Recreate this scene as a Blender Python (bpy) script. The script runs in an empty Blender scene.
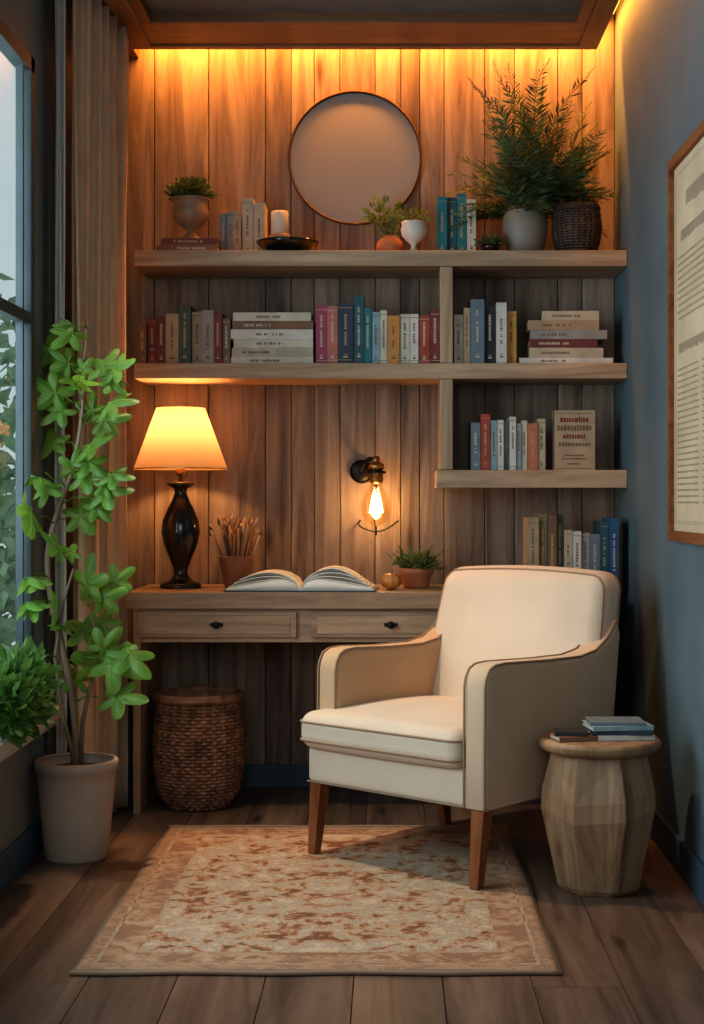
import bpy, bmesh, math, random
from mathutils import Vector, Matrix, noise
R = random.Random(11)
pi = math.pi
sc = bpy.context.scene

# ------------------------------------------------------------------ materials
def newmat(name):
    m = bpy.data.materials.new(name); m.use_nodes = True
    n = m.node_tree.nodes; l = m.node_tree.links
    return m, n, l, n['Principled BSDF']
def N(n, t, **k):
    x = n.new(t)
    for a, b in k.items(): setattr(x, a, b)
    return x
def C(c): return (c[0], c[1], c[2], 1)
MC = {}
def plain(name, col, rough=.6, metal=0, bump=0, bscale=60, var=.12, vscale=6, spec=.4, sheen=0):
    if name in MC: return MC[name]
    m, n, l, b = newmat(name)
    b.inputs['Roughness'].default_value = rough
    b.inputs['Metallic'].default_value = metal
    b.inputs['Specular IOR Level'].default_value = spec
    b.inputs['Sheen Weight'].default_value = sheen
    tc = N(n, 'ShaderNodeTexCoord')
    no = N(n, 'ShaderNodeTexNoise'); no.inputs['Scale'].default_value = vscale; no.inputs['Detail'].default_value = 5
    l.new(tc.outputs['Object'], no.inputs['Vector'])
    cr = N(n, 'ShaderNodeValToRGB')
    cr.color_ramp.elements[0].position = .3; cr.color_ramp.elements[1].position = .7
    cr.color_ramp.elements[0].color = C([c*(1-var) for c in col]); cr.color_ramp.elements[1].color = C([min(1, c*(1+var)) for c in col])
    l.new(no.outputs['Fac'], cr.inputs['Fac']); l.new(cr.outputs['Color'], b.inputs['Base Color'])
    if bump:
        n2 = N(n, 'ShaderNodeTexNoise'); n2.inputs['Scale'].default_value = bscale; n2.inputs['Detail'].default_value = 4
        l.new(tc.outputs['Object'], n2.inputs['Vector'])
        bp = N(n, 'ShaderNodeBump'); bp.inputs['Strength'].default_value = bump; bp.inputs['Distance'].default_value = .004
        l.new(n2.outputs['Fac'], bp.inputs['Height']); l.new(bp.outputs['Normal'], b.inputs['Normal'])
    MC[name] = m; return m
def wood(name, dark, light, axis='Z', scale=1., rough=.5, var=.35, knots=True, bump=.25, spec=.35):
    m, n, l, b = newmat(name)
    tc = N(n, 'ShaderNodeTexCoord'); geo = N(n, 'ShaderNodeNewGeometry')
    mp = N(n, 'ShaderNodeMapping')
    s = {'X': (1.2, 16, 16), 'Y': (16, 1.2, 16), 'Z': (16, 16, 1.2)}[axis]
    mp.inputs['Scale'].default_value = [q*scale for q in s]
    l.new(tc.outputs['Object'], mp.inputs['Vector'])
    mul = N(n, 'ShaderNodeMath', operation='MULTIPLY'); mul.inputs[1].default_value = 37
    l.new(geo.outputs['Random Per Island'], mul.inputs[0])
    add = N(n, 'ShaderNodeVectorMath', operation='ADD')
    l.new(mp.outputs['Vector'], add.inputs[0]); l.new(mul.outputs[0], add.inputs[1])
    no = N(n, 'ShaderNodeTexNoise'); no.inputs['Scale'].default_value = 1.; no.inputs['Detail'].default_value = 9
    no.inputs['Roughness'].default_value = .66; no.inputs['Distortion'].default_value = .9
    l.new(add.outputs[0], no.inputs['Vector'])
    cr = N(n, 'ShaderNodeValToRGB'); e = cr.color_ramp.elements
    e[0].position = .34; e[0].color = C(dark); e[1].position = .66; e[1].color = C(light)
    l.new(no.outputs['Fac'], cr.inputs['Fac'])
    mr = N(n, 'ShaderNodeMapRange'); mr.inputs['To Min'].default_value = 1-var; mr.inputs['To Max'].default_value = 1+var*.4
    l.new(geo.outputs['Random Per Island'], mr.inputs['Value'])
    vm = N(n, 'ShaderNodeVectorMath', operation='MULTIPLY')
    l.new(cr.outputs['Color'], vm.inputs[0]); l.new(mr.outputs[0], vm.inputs[1])
    out = vm.outputs[0]
    if knots:
        mk = N(n, 'ShaderNodeMapping'); sk = {'X': (1.5, 6, 6), 'Y': (6, 1.5, 6), 'Z': (6, 6, 1.5)}[axis]
        mk.inputs['Scale'].default_value = sk
        l.new(tc.outputs['Object'], mk.inputs['Vector'])
        ak = N(n, 'ShaderNodeVectorMath', operation='ADD'); l.new(mk.outputs[0], ak.inputs[0]); l.new(mul.outputs[0], ak.inputs[1])
        vo = N(n, 'ShaderNodeTexVoronoi'); vo.inputs['Scale'].default_value = 1
        l.new(ak.outputs[0], vo.inputs['Vector'])
        kr = N(n, 'ShaderNodeValToRGB'); kr.color_ramp.elements[0].color = (.3, .25, .22, 1); kr.color_ramp.elements[0].position = .03
        kr.color_ramp.elements[1].position = .13
        l.new(vo.outputs['Distance'], kr.inputs['Fac'])
        v2 = N(n, 'ShaderNodeVectorMath', operation='MULTIPLY'); l.new(out, v2.inputs[0]); l.new(kr.outputs['Color'], v2.inputs[1]); out = v2.outputs[0]
    l.new(out, b.inputs['Base Color'])
    b.inputs['Roughness'].default_value = rough; b.inputs['Specular IOR Level'].default_value = spec
    bp = N(n, 'ShaderNodeBump'); bp.inputs['Strength'].default_value = bump; bp.inputs['Distance'].default_value = .004
    l.new(no.outputs['Fac'], bp.inputs['Height']); l.new(bp.outputs['Normal'], b.inputs['Normal'])
    return m
def emis(name, col, s):
    m, n, l, b = newmat(name)
    b.inputs['Base Color'].default_value = C(col); b.inputs['Emission Color'].default_value = C(col)
    b.inputs['Emission Strength'].default_value = s
    return m
def transl(name, col, amt=.4, rough=.7, var=.15, vscale=8, col2=None, bump=0, bscale=200):
    m = plain(name, col, rough, 0, bump, bscale, var, vscale)
    n = m.node_tree.nodes; l = m.node_tree.links; b = n['Principled BSDF']
    t = N(n, 'ShaderNodeBsdfTranslucent'); t.inputs['Color'].default_value = C(col2 or col)
    mx = N(n, 'ShaderNodeMixShader'); mx.inputs[0].default_value = amt
    l.new(b.outputs[0], mx.inputs[1]); l.new(t.outputs[0], mx.inputs[2])
    l.new(mx.outputs[0], n['Material Output'].inputs['Surface'])
    return m
def clearglass(name, tint=(.97, .98, .98), gloss=.06):
    m, n, l, b = newmat(name); n.remove(b)
    t = N(n, 'ShaderNodeBsdfTransparent'); t.inputs[0].default_value = C(tint)
    g = N(n, 'ShaderNodeBsdfGlossy'); g.inputs['Roughness'].default_value = .05
    mx = N(n, 'ShaderNodeMixShader'); mx.inputs[0].default_value = gloss
    l.new(t.outputs[0], mx.inputs[1]); l.new(g.outputs[0], mx.inputs[2])
    l.new(mx.outputs[0], n['Material Output'].inputs['Surface'])
    return m

# ------------------------------------------------------------------ mesh builder
class MB:
    def __init__(s): s.v = []; s.f = []; s.mi = []; s.sm = []; s.mats = []
    def mat(s, m):
        if m not in s.mats: s.mats.append(m)
        return s.mats.index(m)
    def add(s, vs, fs, m, smooth=False, M=None):
        o = len(s.v); k = s.mat(m)
        for p in vs:
            p = Vector(p)
            s.v.append(tuple(M @ p) if M else tuple(p))
        for q in fs: s.f.append([a+o for a in q]); s.mi.append(k); s.sm.append(smooth)
    def box(s, x0, x1, y0, y1, z0, z1, m, M=None):
        vs = [(x, y, z) for z in (z0, z1) for y in (y0, y1) for x in (x0, x1)]
        s.add(vs, [(0, 2, 3, 1), (4, 5, 7, 6), (0, 1, 5, 4), (2, 6, 7, 3), (0, 4, 6, 2), (1, 3, 7, 5)], m, False, M)
    def lathe(s, prof, c, m, seg=40, smooth=True, M=None, a0=0.):
        vs = []; fs = []
        for r, z in prof:
            for i in range(seg):
                a = a0+2*pi*i/seg; vs.append((c[0]+r*math.cos(a), c[1]+r*math.sin(a), c[2]+z))
        for j in range(len(prof)-1):
            for i in range(seg):
                k = (i+1) % seg
                fs.append((j*seg+i, j*seg+k, (j+1)*seg+k, (j+1)*seg+i))
        s.add(vs, fs, m, smooth, M)
    def tube(s, pts, rad, m, seg=8, smooth=True, closed=False, M=None):
        pts = [Vector(p) for p in pts]; n = len(pts)
        if not hasattr(rad, '__len__'): rad = [rad]*n
        vs = []; fs = []; prev = None
        for i, p in enumerate(pts):
            if closed: t = pts[(i+1) % n]-pts[i-1]
            else: t = pts[min(i+1, n-1)]-pts[max(i-1, 0)]
            t.normalize()
            if prev is None:
                u = t.orthogonal().normalized()
            else:
                u = (prev-t*prev.dot(t)).normalized()
            prev = u; w = t.cross(u)
            for k in range(seg):
                a = 2*pi*k/seg; vs.append(p+(u*math.cos(a)+w*math.sin(a))*rad[i])
        for i in range(n if closed else n-1):
            j = (i+1) % n
            for k in range(seg):
                q = (k+1) % seg; fs.append((i*seg+k, i*seg+q, j*seg+q, j*seg+k))
        if not closed:
            fs.append(tuple(range(seg))[::-1]); fs.append(tuple((n-1)*seg+k for k in range(seg)))
        s.add(vs, fs, m, smooth, M)
    def ball(s, c, r, m, seg=20, rings=12, sz=1.):
        s.lathe([(max(.0004, r*math.sin(pi*j/rings)), -r*sz*math.cos(pi*j/rings)) for j in range(rings+1)], c, m, seg)
    def puff(s, hx, hy, hz, r, m, M=None, pz=0, py=0, k=4, mid=9, fn=None):
        def axis(h):
            a = [-h+r*i/k for i in range(k)]
            inn = [(-h+r)+(2*(h-r))*i/mid for i in range(mid+1)]
            return a+inn+[-q for q in a[::-1]]
        ax = [axis(hx), axis(hy), axis(hz)]; idx = {}; vs = []; fs = []
        H = (hx, hy, hz); n = len(ax[0])
        def vert(i, j, q):
            if (i, j, q) in idx: return idx[(i, j, q)]
            p = Vector((ax[0][i], ax[1][j], ax[2][q]))
            inn = Vector([max(-(H[d]-r), min(H[d]-r, p[d])) for d in range(3)])
            dl = p-inn
            if dl.length > 1e-9: p = inn+dl.normalized()*r
            ux, uy, uz = p.x/hx, p.y/hy, p.z/hz
            if pz: p.z += pz*uz*(1-ux*ux)*(1-uy*uy)
            if py: p.y += py*uy*(1-ux*ux)*(1-uz*uz)
            if fn: p = fn(p)
            idx[(i, j, q)] = len(vs); vs.append(p); return idx[(i, j, q)]
        L = n-1
        for i in range(L):
            for j in range(L):
                fs.append((vert(i, j, 0), vert(i, j+1, 0), vert(i+1, j+1, 0), vert(i+1, j, 0)))
                fs.append((vert(i, j, L), vert(i+1, j, L), vert(i+1, j+1, L), vert(i, j+1, L)))
                fs.append((vert(i, 0, j), vert(i+1, 0, j), vert(i+1, 0, j+1), vert(i, 0, j+1)))
                fs.append((vert(i, L, j), vert(i, L, j+1), vert(i+1, L, j+1), vert(i+1, L, j)))
                fs.append((vert(0, i, j), vert(0, i, j+1), vert(0, i+1, j+1), vert(0, i+1, j)))
                fs.append((vert(L, i, j), vert(L, i+1, j), vert(L, i+1, j+1), vert(L, i, j+1)))
        s.add(vs, fs, m, True, M)
    def prism(s, prof, x0, x1, m, bev=.012, seg=4, M=None):
        bm = bmesh.new()
        a = [bm.verts.new((x0, y, z)) for y, z in prof]; b = [bm.verts.new((x1, y, z)) for y, z in prof]
        bm.faces.new(a[::-1]); bm.faces.new(b)
        n = len(prof)
        for i in range(n):
            j = (i+1) % n; bm.faces.new((a[i], a[j], b[j], b[i]))
        bmesh.ops.recalc_face_normals(bm, faces=bm.faces)
        ed = [e for e in bm.edges if abs(e.verts[0].co.x-e.verts[1].co.x) < 1e-6]
        if bev: bmesh.ops.bevel(bm, geom=ed, offset=bev, segments=seg, profile=.5, affect='EDGES')
        bm.verts.index_update()
        s.add([v.co.copy() for v in bm.verts], [[v.index for v in f.verts] for f in bm.faces], m, True, M)
        bm.free()
    def build(s, name, bevel=0, bseg=2, loc=None, rot=None, autosmooth=None):
        me = bpy.data.meshes.new(name); me.from_pydata(s.v, [], s.f)
        for m in s.mats: me.materials.append(m)
        for p, k, q in zip(me.polygons, s.mi, s.sm): p.material_index = k; p.use_smooth = q
        me.update()
        bm = bmesh.new(); bm.from_mesh(me); bmesh.ops.recalc_face_normals(bm, faces=bm.faces); bm.to_mesh(me); bm.free()
        o = bpy.data.objects.new(name, me); sc.collection.objects.link(o)
        if bevel:
            md = o.modifiers.new('Bevel', 'BEVEL'); md.width = bevel; md.segments = bseg; md.limit_method = 'ANGLE'; md.angle_limit = math.radians(45)
        if loc: o.location = loc
        if rot: o.rotation_euler = rot
        return o

# palette
W_WALL = wood('weathered_wall_wood', (.125, .082, .058), (.36, .26, .19), 'Z', rough=.6, var=.32)
W_SHELF = wood('oak_shelf_wood', (.24, .15, .09), (.54, .37, .235), 'X', rough=.5, var=.12, knots=False)
W_SHELFV = wood('oak_upright_wood', (.24, .15, .09), (.50, .34, .215), 'Z', rough=.5, var=.1, knots=False)
W_FLOOR = wood('floorboard_wood', (.075, .045, .032), (.225, .14, .097), 'Y', scale=.8, rough=.36, var=.3, knots=True)
W_TRIM = wood('ceiling_trim_wood', (.11, .05, .025), (.23, .11, .055), 'X', rough=.45, var=.1, knots=False)
W_LEG = wood('walnut_leg_wood', (.17, .055, .022), (.34, .13, .055), 'Z', rough=.35, var=.05, knots=False, bump=.1)
W_STUMP = wood('carved_stump_wood', (.13, .07, .038), (.42, .265, .15), 'Z', scale=.7, rough=.42, var=.05, knots=False)
BLUE = plain('slate_blue_plaster', (.105, .152, .170), .75, bump=.2, bscale=40, var=.14, vscale=3)
BLUEB = plain('dark_blue_paint', (.045, .085, .12), .5)
WINP = plain('window_dark_paint', (.06, .085, .09), .45)
COLP = plain('slate_reveal_paint', (.17, .225, .235), .55)
LEFTW = plain('grey_panel_paint', (.20, .20, .19), .6)
CEIL = plain('ceiling_charcoal', (.13, .125, .12), .7)
SILL = plain('sill_stone', (.54, .48, .42), .5)
BLACK = plain('black_glaze', (.012, .009, .008), .15, spec=.6)
IRON = plain('black_iron', (.015, .013, .012), .4, .7)
BRASS = plain('aged_brass', (.45, .25, .09), .3, 1.)
PAGE = plain('book_pages', (.62, .54, .42), .8, bump=.3, bscale=300)
CREAMP = plain('cream_print', (.50, .44, .34), .6)
INK = plain('ink_print', (.16, .10, .07), .7)
GOLDP = plain('gold_print', (.42, .29, .13), .45)

# ------------------------------------------------------------------ room shell
XL, XR, YB, YF, ZC = -1.06, .83, 5.54, -.6, 2.86
mb = MB(); x = XL; ws = .196
while x < XR:
    x1 = min(x+ws, XR+.02); y = YF-R.random()*1.2
    while y < YB:
        y1 = min(y+1.6+R.random()*.5, YB+.02)
        mb.box(x+.0009, x1-.0009, y+.0009, y1-.0009, -.02, 0, W_FLOOR); y = y1
    x = x1
mb.box(XL-.2, XR+.2, YF-1.2, YB+.1, -.06, -.021, BLUEB)
mb.build('floor', .0009, 1)
mb = MB(); x = XL-.02
pw = [.09, .12, .2, .21, .095, .085, .095, .13, .095, .07, .09, .15, .11, .16, .09, .12, .2]
for w in pw:
    mb.box(x+.0013, x+w-.0013, YB, YB+.02, .0, ZC, W_WALL); x += w
    if x > XR+.03: break
mb.box(XL-.05, XR+.1, YB+.021, YB+.06, 0, ZC, BLUEB)
mb.build('wall_back', .002, 1)
mb = MB(); mb.box(XR, XR+.1, YF, YB+.06, 0, ZC, BLUE); mb.build('wall_right')
wy0, wy1, wz0, wz1 = 2.3, 4.43, .42, 2.36
mb = MB()
t = .035
mb.box(XL-t, XL, YF, wy0, 0, ZC, LEFTW); mb.box(XL-t, XL, wy1, YB+.06, 0, ZC, COLP)
mb.box(XL-t, XL, wy0, wy1, 0, wz0, LEFTW); mb.box(XL-t, XL, wy0, wy1, wz1, ZC, COLP)
mb.build('wall_left')
mb = MB(); mb.box(XL-.2, XR+.2, YF, YB+.06, ZC, ZC+.08, CEIL); mb.build('ceiling')
mb = MB(); mb.box(XL+.015, XR-.015, YB-.014, YB-.0005, 0, .085, BLUEB); mb.build('baseboard_back', .003)
mb = MB(); mb.box(XR-.014, XR-.0005, YF, YB-.015, 0, .10, BLUEB); mb.build('baseboard_right', .003)
mb = MB(); mb.box(XL+.0005, XL+.014, YF, YB-.015, 0, .10, BLUEB); mb.build('baseboard_left', .003)
mb = MB(); mb.box(XL+.0005, XL+.075, wy0-.05, 4.54, .405, .44, SILL); mb.box(XL+.0005, XL+.06, wy0-.03, 4.53, .385, .404, SILL); mb.build('trim_sill', .004)
mb = MB(); xf0, xf1 = XL-.03, XL+.012
fw = .045
mb.box(xf0, xf1, wy0, wy0+fw, wz0+.02, wz1, WINP); mb.box(xf0, xf1, wy1-fw, wy1, wz0+.02, wz1, WINP)
mb.box(xf0, xf1, wy0, wy1, wz1-fw, wz1, WINP); mb.box(xf0, xf1, wy0, wy1, wz0+.02, wz0+.07, WINP)
for yy in (3.0, 3.70): mb.box(xf0+.003, xf1-.003, yy-.022, yy+.022, wz0+.03, wz1, WINP)
mb.box(xf0+.006, xf1-.006, wy0, wy1, 1.575, 1.61, WINP)
mb.box(xf0+.010, xf1-.010, 4.325, 4.340, wz0+.03, wz1, WINP)
mb.box(xf0+.018, xf0+.021, wy0, wy1, wz0+.03, wz1, clearglass('window_glass'))
mb.build('window_1', .002)
HEDGE = plain('hedge_leaf', (.22, .32, .2), .7, var=.5, vscale=3)
mb = MB()
for _ in range(3000):
    c = Vector((-4.6+R.uniform(-.5, .5), R.uniform(9, 20), R.uniform(-1.2, .6)+R.random()**2*3.4))
    u = Vector((R.uniform(-1, 1), R.uniform(-1, 1), R.uniform(-1, 1))).normalized(); w = u.orthogonal().normalized()
    s = .15
    mb.add([c-u*s, c+w*s*.5, c+u*s, c-w*s*.5], [(0, 1, 2, 3)], HEDGE)
mb.build('garden_hedge')
# dropped ceiling frame
sx0, sx1, sy1 = -.925, .745, 5.40
z0, z1 = 2.687, 2.745
mb = MB()
mb.box(sx0, sx1, sy1-.29, sy1-.04, z0, z1, W_TRIM)
mb.box(sx0, sx1, sy1-.04, sy1, z0-.006, z1+.02, W_TRIM)
WTY = wood('ceiling_trim_wood_side', (.11, .05, .025), (.23, .11, .055), 'Y', rough=.45, var=.1, knots=False)
mb.box(sx0, sx0+.07, YF, sy1-.04, z0-.006, z1+.02, WTY); mb.box(sx1-.07, sx1, YF, sy1-.04, z0-.006, z1+.02, WTY)
mb.box(sx0+.07, sx0+.11, YF, sy1-.29, z0, z1, WTY); mb.box(sx1-.11, sx1-.07, YF, sy1-.29, z0, z1, WTY)
mb.box(sx0+.1, sx1-.1, YF, sy1-.28, z0+.035, z1, CEIL)
mb.build('trim_ceiling_frame', .003)
mb = MB(); mb.box(XL+.0005, sx0-.002, YF, YB-.001, z0+.002, ZC-.001, WTY); mb.build('trim_curtain_bulkhead', .003)
LED = emis('led_strip_glow', (1, .38, .05), 5)
mb = MB(); mb.box(sx0, sx1+.03, 5.505, 5.525, ZC-.018, ZC-.001, LED); mb.box(XR-.03, XR-.01, 3.0, 5.5, ZC-.018, ZC-.001, LED)
mb.build('led_strip_light')

# ------------------------------------------------------------------ shelves & desk
ysf = 5.24
mb = MB()
mb.box(-.895, XR-.001, ysf, YB-.001, 1.877, 1.933, W_SHELF)
mb.box(-.895, XR-.001, ysf, YB-.001, 1.484, 1.5385, W_SHELF)
mb.box(.164, XR-.001, ysf, YB-.001, 1.102, 1.165, W_SHELF)
mb.box(.175, .22, ysf+.004, YB-.001, 1.166, 1.4835, W_SHELFV)
mb.box(.175, .22, ysf+.004, YB-.001, 1.539, 1.8765, W_SHELFV)
mb.build('wall_shelving', .003)

DZ = .75; dy0 = 5.03
mb = MB()
mb.box(-.886, .74, dy0, YB-.016, DZ-.055, DZ, W_SHELF)
mb.box(-.865, .72, dy0+.03, YB-.016, DZ-.17, DZ-.0555, W_SHELF)
for a, b in ((-.85, -.315), (-.265, .27), (.30, .70)):
    mb.box(a, b, dy0+.012, dy0+.0295, DZ-.152, DZ-.066, W_SHELF)
    mb.box(a+.02, b-.02, dy0+.009, dy0+.0125, DZ-.14, DZ-.078, W_SHELF)
    cx = (a+b)/2
    mb.lathe([(.0004, -.028), (.010, -.027), (.013, -.02), (.008, -.010), (.006, 0)], (0, 0, 0), IRON, 16, M=Matrix.Translation((cx, dy0+.01, DZ-.109)) @ Matrix.Rotation(-pi/2, 4, 'X'))
    mb.box(cx-.022, cx+.022, dy0+.0065, dy0+.009, DZ-.115, DZ-.103, IRON)
mb.box(-.865, -.84, dy0+.02, YB-.016, 0, DZ-.0555, W_SHELFV)
mb.box(.67, .715, dy0+.02, YB-.016, 0, DZ-.0555, W_SHELFV)
mb.build('writing_desk', .003)

# ------------------------------------------------------------------ books
def col(name, c, r=.6): return plain('cover_'+name, [q*.85 for q in c], r, bump=.1, bscale=150, var=.14, vscale=20)
P = dict(dred=col('dark_red', (.24, .045, .035)), red=col('red', (.42, .075, .045)), mar=col('maroon', (.19, .05, .04)), tan=col('tan', (.44, .31, .19)),
 dgr=col('dark_green', (.07, .10, .07)), bei=col('beige', (.54, .44, .31)), gry=col('grey', (.34, .31, .27)), brn=col('brown', (.24, .125, .07)),
 cre=col('cream', (.66, .58, .46)), wht=col('white', (.70, .65, .57)), mag=col('magenta', (.40, .07, .14)), pnk=col('rose', (.52, .17, .13)),
 nav=col('navy', (.045, .06, .09)), tea=col('teal', (.03, .19, .21)), dte=col('dark_teal', (.035, .11, .13)), lbl=col('light_blue', (.28, .40, .43)),
 ora=col('orange', (.56, .26, .07)), yel=col('ochre', (.62, .37, .09)), blk=col('black', (.03, .03, .035)), bgr=col('blue_grey', (.18, .22, .25)),
 oli=col('olive', (.2, .18, .09)), blu=col('blue', (.035, .11, .22)), cor=col('coral', (.56, .2, .11)))
DARK = {'dred', 'red', 'mar', 'dgr', 'brn', 'mag', 'nav', 'tea', 'dte', 'blk', 'bgr', 'oli', 'blu', 'pnk', 'cor'}
def book_up(mb, x, w, h, z, c, y0=5.285, dp=.16, M=None):
    m = P[c]; e = .0022
    mb.box(x+.0004, x+e, y0, y0+dp, z, z+h, m, M); mb.box(x+w-e, x+w-.0004, y0, y0+dp, z, z+h, m, M)
    mb.box(x+.0004, x+w-.0004, y0-.002, y0+e, z, z+h, m, M)
    mb.box(x+e, x+w-e, y0+e, y0+dp-.004, z+.003, z+h-.004, PAGE, M)
    pr = (CREAMP if R.random() < .5 else GOLDP) if c in DARK else INK
    yl = y0-.0024
    cw = min(.009, w*.32); cxx = x+w/2; zz = z+h*R.uniform(.25, .42); ze = z+h*R.uniform(.74, .86)
    while zz < ze:
        g = R.uniform(.003, .007)
        if R.random() > .16: mb.box(cxx-cw/2, cxx+cw/2*R.uniform(.5, 1), yl, y0-.002, zz, zz+g, pr, M)
        zz += g+.0022
    if w > .026:
        zz = z+h*.10; mb.box(cxx-w*.16, cxx+w*.16, yl, y0-.002, zz, zz+.006, pr, M)
        mb.box(cxx-w*.10, cxx+w*.10, yl, y0-.002, zz+.010, zz+.013, pr, M)
    if R.random() < .5:
        for q in (.06, .92): mb.box(x+.001, x+w-.001, yl, y0-.002, z+h*q, z+h*q+.0018, pr, M)
def row(name, x, z, items, **k):
    mb = MB()
    for w, h, c in items:
        book_up(mb, x, w, h+R.uniform(-.004, .004), z, c, y0=k.get('y0', 5.285)+R.uniform(-.014, .016), dp=k.get('dp', .16)); x += w+.0006
    return mb.build(name, .0014, 2)
def flat_book(mb, cx, cy, z, L, D, th, c, rot=0.):
    m = P[c]; M = Matrix.Translation((cx, cy, z)) @ Matrix.Rotation(rot, 4, 'Z'); e = .0022
    mb.box(-L/2, L/2, -D/2, D/2, 0, e, m, M); mb.box(-L/2, L/2, -D/2, D/2, th-e, th-.0003, m, M)
    mb.box(-L/2, L/2, -D/2-.002, -D/2+e, 0, th-.0003, m, M)
    mb.box(-L/2+.004, L/2-.004, -D/2+e, D/2-.004, e, th-e, PAGE, M)
    pr = (CREAMP if R.random() < .6 else GOLDP) if c in DARK else INK
    a = -L*R.uniform(.15, .38); hh = min(.009, th*.34)
    if th < .016: return
    for i in range(14):
        w = R.uniform(.003, .007)
        if R.random() > .15: mb.box(a, a+w, -D/2-.0024, -D/2-.002, th/2-hh/2, th/2+hh/2*R.uniform(.6, 1), pr, M)
        a += w+.0022
        if a > L*.3: break
def stack(name, cx, cy, z, items):
    mb = MB()
    for L, D, th, c, dx, rot in items:
        flat_book(mb, cx+dx, cy, z, L, D, th, c, rot); z += th+.0002
    return mb.build(name, .0014, 2), z

zs = 1.5385
row('row_of_books', -.885, zs, [(.028, .15, 'brn'), (.032, .163, 'dred'), (.034, .170, 'mar'), (.046, .178, 'tan'), (.042, .205, 'dgr'), (.038, .187, 'tan'), (.042, .187, 'gry'), (.028, .18, 'dred'), (.028, .158, 'brn')])
stack('stack_of_books', -.415, 5.37, zs, [(.29, .17, .026, 'cre', 0, 0), (.286, .165, .032, 'bei', 0, .01), (.28, .165, .03, 'cre', .004, 0), (.29, .17, .034, 'wht', -.002, .01), (.285, .165, .030, 'brn', .002, 0), (.275, .16, .030, 'cre', 0, -.01)])
row('row_of_books', -.262, zs, [(.04, .207, 'mag'), (.038, .20, 'pnk'), (.054, .212, 'nav'), (.037, .235, 'dte'), (.025, .20, 'tea'), (.030, .185, 'lbl'), (.024, .19, 'cre'), (.044, .170, 'ora'), (.035, .176, 'cre'), (.030, .18, 'wht'), (.040, .170, 'red'), (.033, .185, 'dred')])
row('row_of_books', .226, zs, [(.032, .175, 'wht'), (.024, .2, 'tan'), (.049, .228, 'bgr'), (.04, .212, 'blk'), (.037, .215, 'wht'), (.036, .19, 'yel')])
stack('stack_of_books', .62, 5.37, zs, [(.33, .18, .022, 'wht', 0, 0), (.26, .17, .036, 'bei', .0, .02), (.24, .17, .030, 'mar', -.01, 0), (.27, .17, .032, 'gry', .01, 0), (.25, .17, .034, 'tan', -.01, .02), (.20, .15, .034, 'bei', .02, -.04)])
row('row_of_books', .285, 1.165, [(.033, .17, 'bgr'), (.034, .195, 'red'), (.024, .175, 'lbl'), (.022, .18, 'wht'), (.02, .17, 'bgr'), (.023, .185, 'wht'), (.018, .165, 'lbl'), (.022, .175, 'cre'), (.035, .165, 'cor'), (.028, .18, 'bei')])
mb = MB(); KR = col('kraft', (.50, .37, .23))
bx0, bx1, by, bz, bh = .578, .725, 5.30, 1.165, .212
mb.box(bx0, bx1, by, by+.003, bz, bz+bh, KR); mb.box(bx0, bx1, by+.055, by+.058, bz, bz+bh, KR); mb.box(bx0, bx0+.003, by, by+.058, bz, bz+bh, KR)
mb.box(bx0+.003, bx1-.004, by+.003, by+.055, bz+.003, bz+bh-.004, PAGE)
ry = by-.0006
for k, (zz, hh, ww) in enumerate([(.17, .018, .10), (.14, .02, .12), (.112, .016, .08), (.085, .014, .11), (.05, .006, .07), (.038, .006, .09), (.02, .006, .05)]):
    cx = (bx0+bx1)/2; a = cx-ww/2
    while a < cx+ww/2-.004:
        w = min(R.uniform(.004, .009)*(1.3 if hh > .01 else .8), cx+ww/2-a)
        h2 = hh*R.uniform(.75, 1)
        mb.box(a, a+w, ry, by, bz+zz, bz+zz+h2, P['brn'] if k % 2 else P['dred']); a += w+.0025
for q in (.006, .2): mb.box(bx0+.008, bx1-.008, ry, by, bz+q, bz+q+.002, P['brn'])
mb.build('hardcover_book', .001, 1)
row('row_of_books', .475, DZ, [(.04, .25, 'tan'), (.03, .262, 'oli'), (.03, .255, 'brn'), (.026, .26, 'dgr'), (.03, .21, 'bei'), (.028, .205, 'wht'), (.03, .20, 'gry'), (.035, .195, 'bgr')], y0=5.2, dp=.17)
row('row_of_books', .728, DZ, [(.03, .24, 'dte'), (.034, .245, 'blu')], y0=5.2, dp=.17)
stack('stack_of_books', .315, 5.22, DZ, [(.23, .16, .028, 'blk', 0, .03), (.21, .15, .024, 'gry', -.01, -.03), (.18, .13, .022, 'bgr', 0, .04)])
zt = 1.933
_, ztop = stack('stack_of_books', -.715, 5.36, zt, [(.215, .16, .026, 'brn', 0, 0), (.2, .15, .024, 'mar', .006, .03)])
row('row_of_books', -.612, zt, [(.025, .155, 'bgr'), (.025, .163, 'gry'), (.026, .165, 'tan'), (.043, .21, 'bei'), (.040, .20, 'bei')], y0=5.39, dp=.13)
row('row_of_books', .168, zt, [(.036, .205, 'tea'), (.034, .205, 'dte'), (.034, .222, 'tea'), (.032, .2, 'cre')], y0=5.35, dp=.15)

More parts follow.
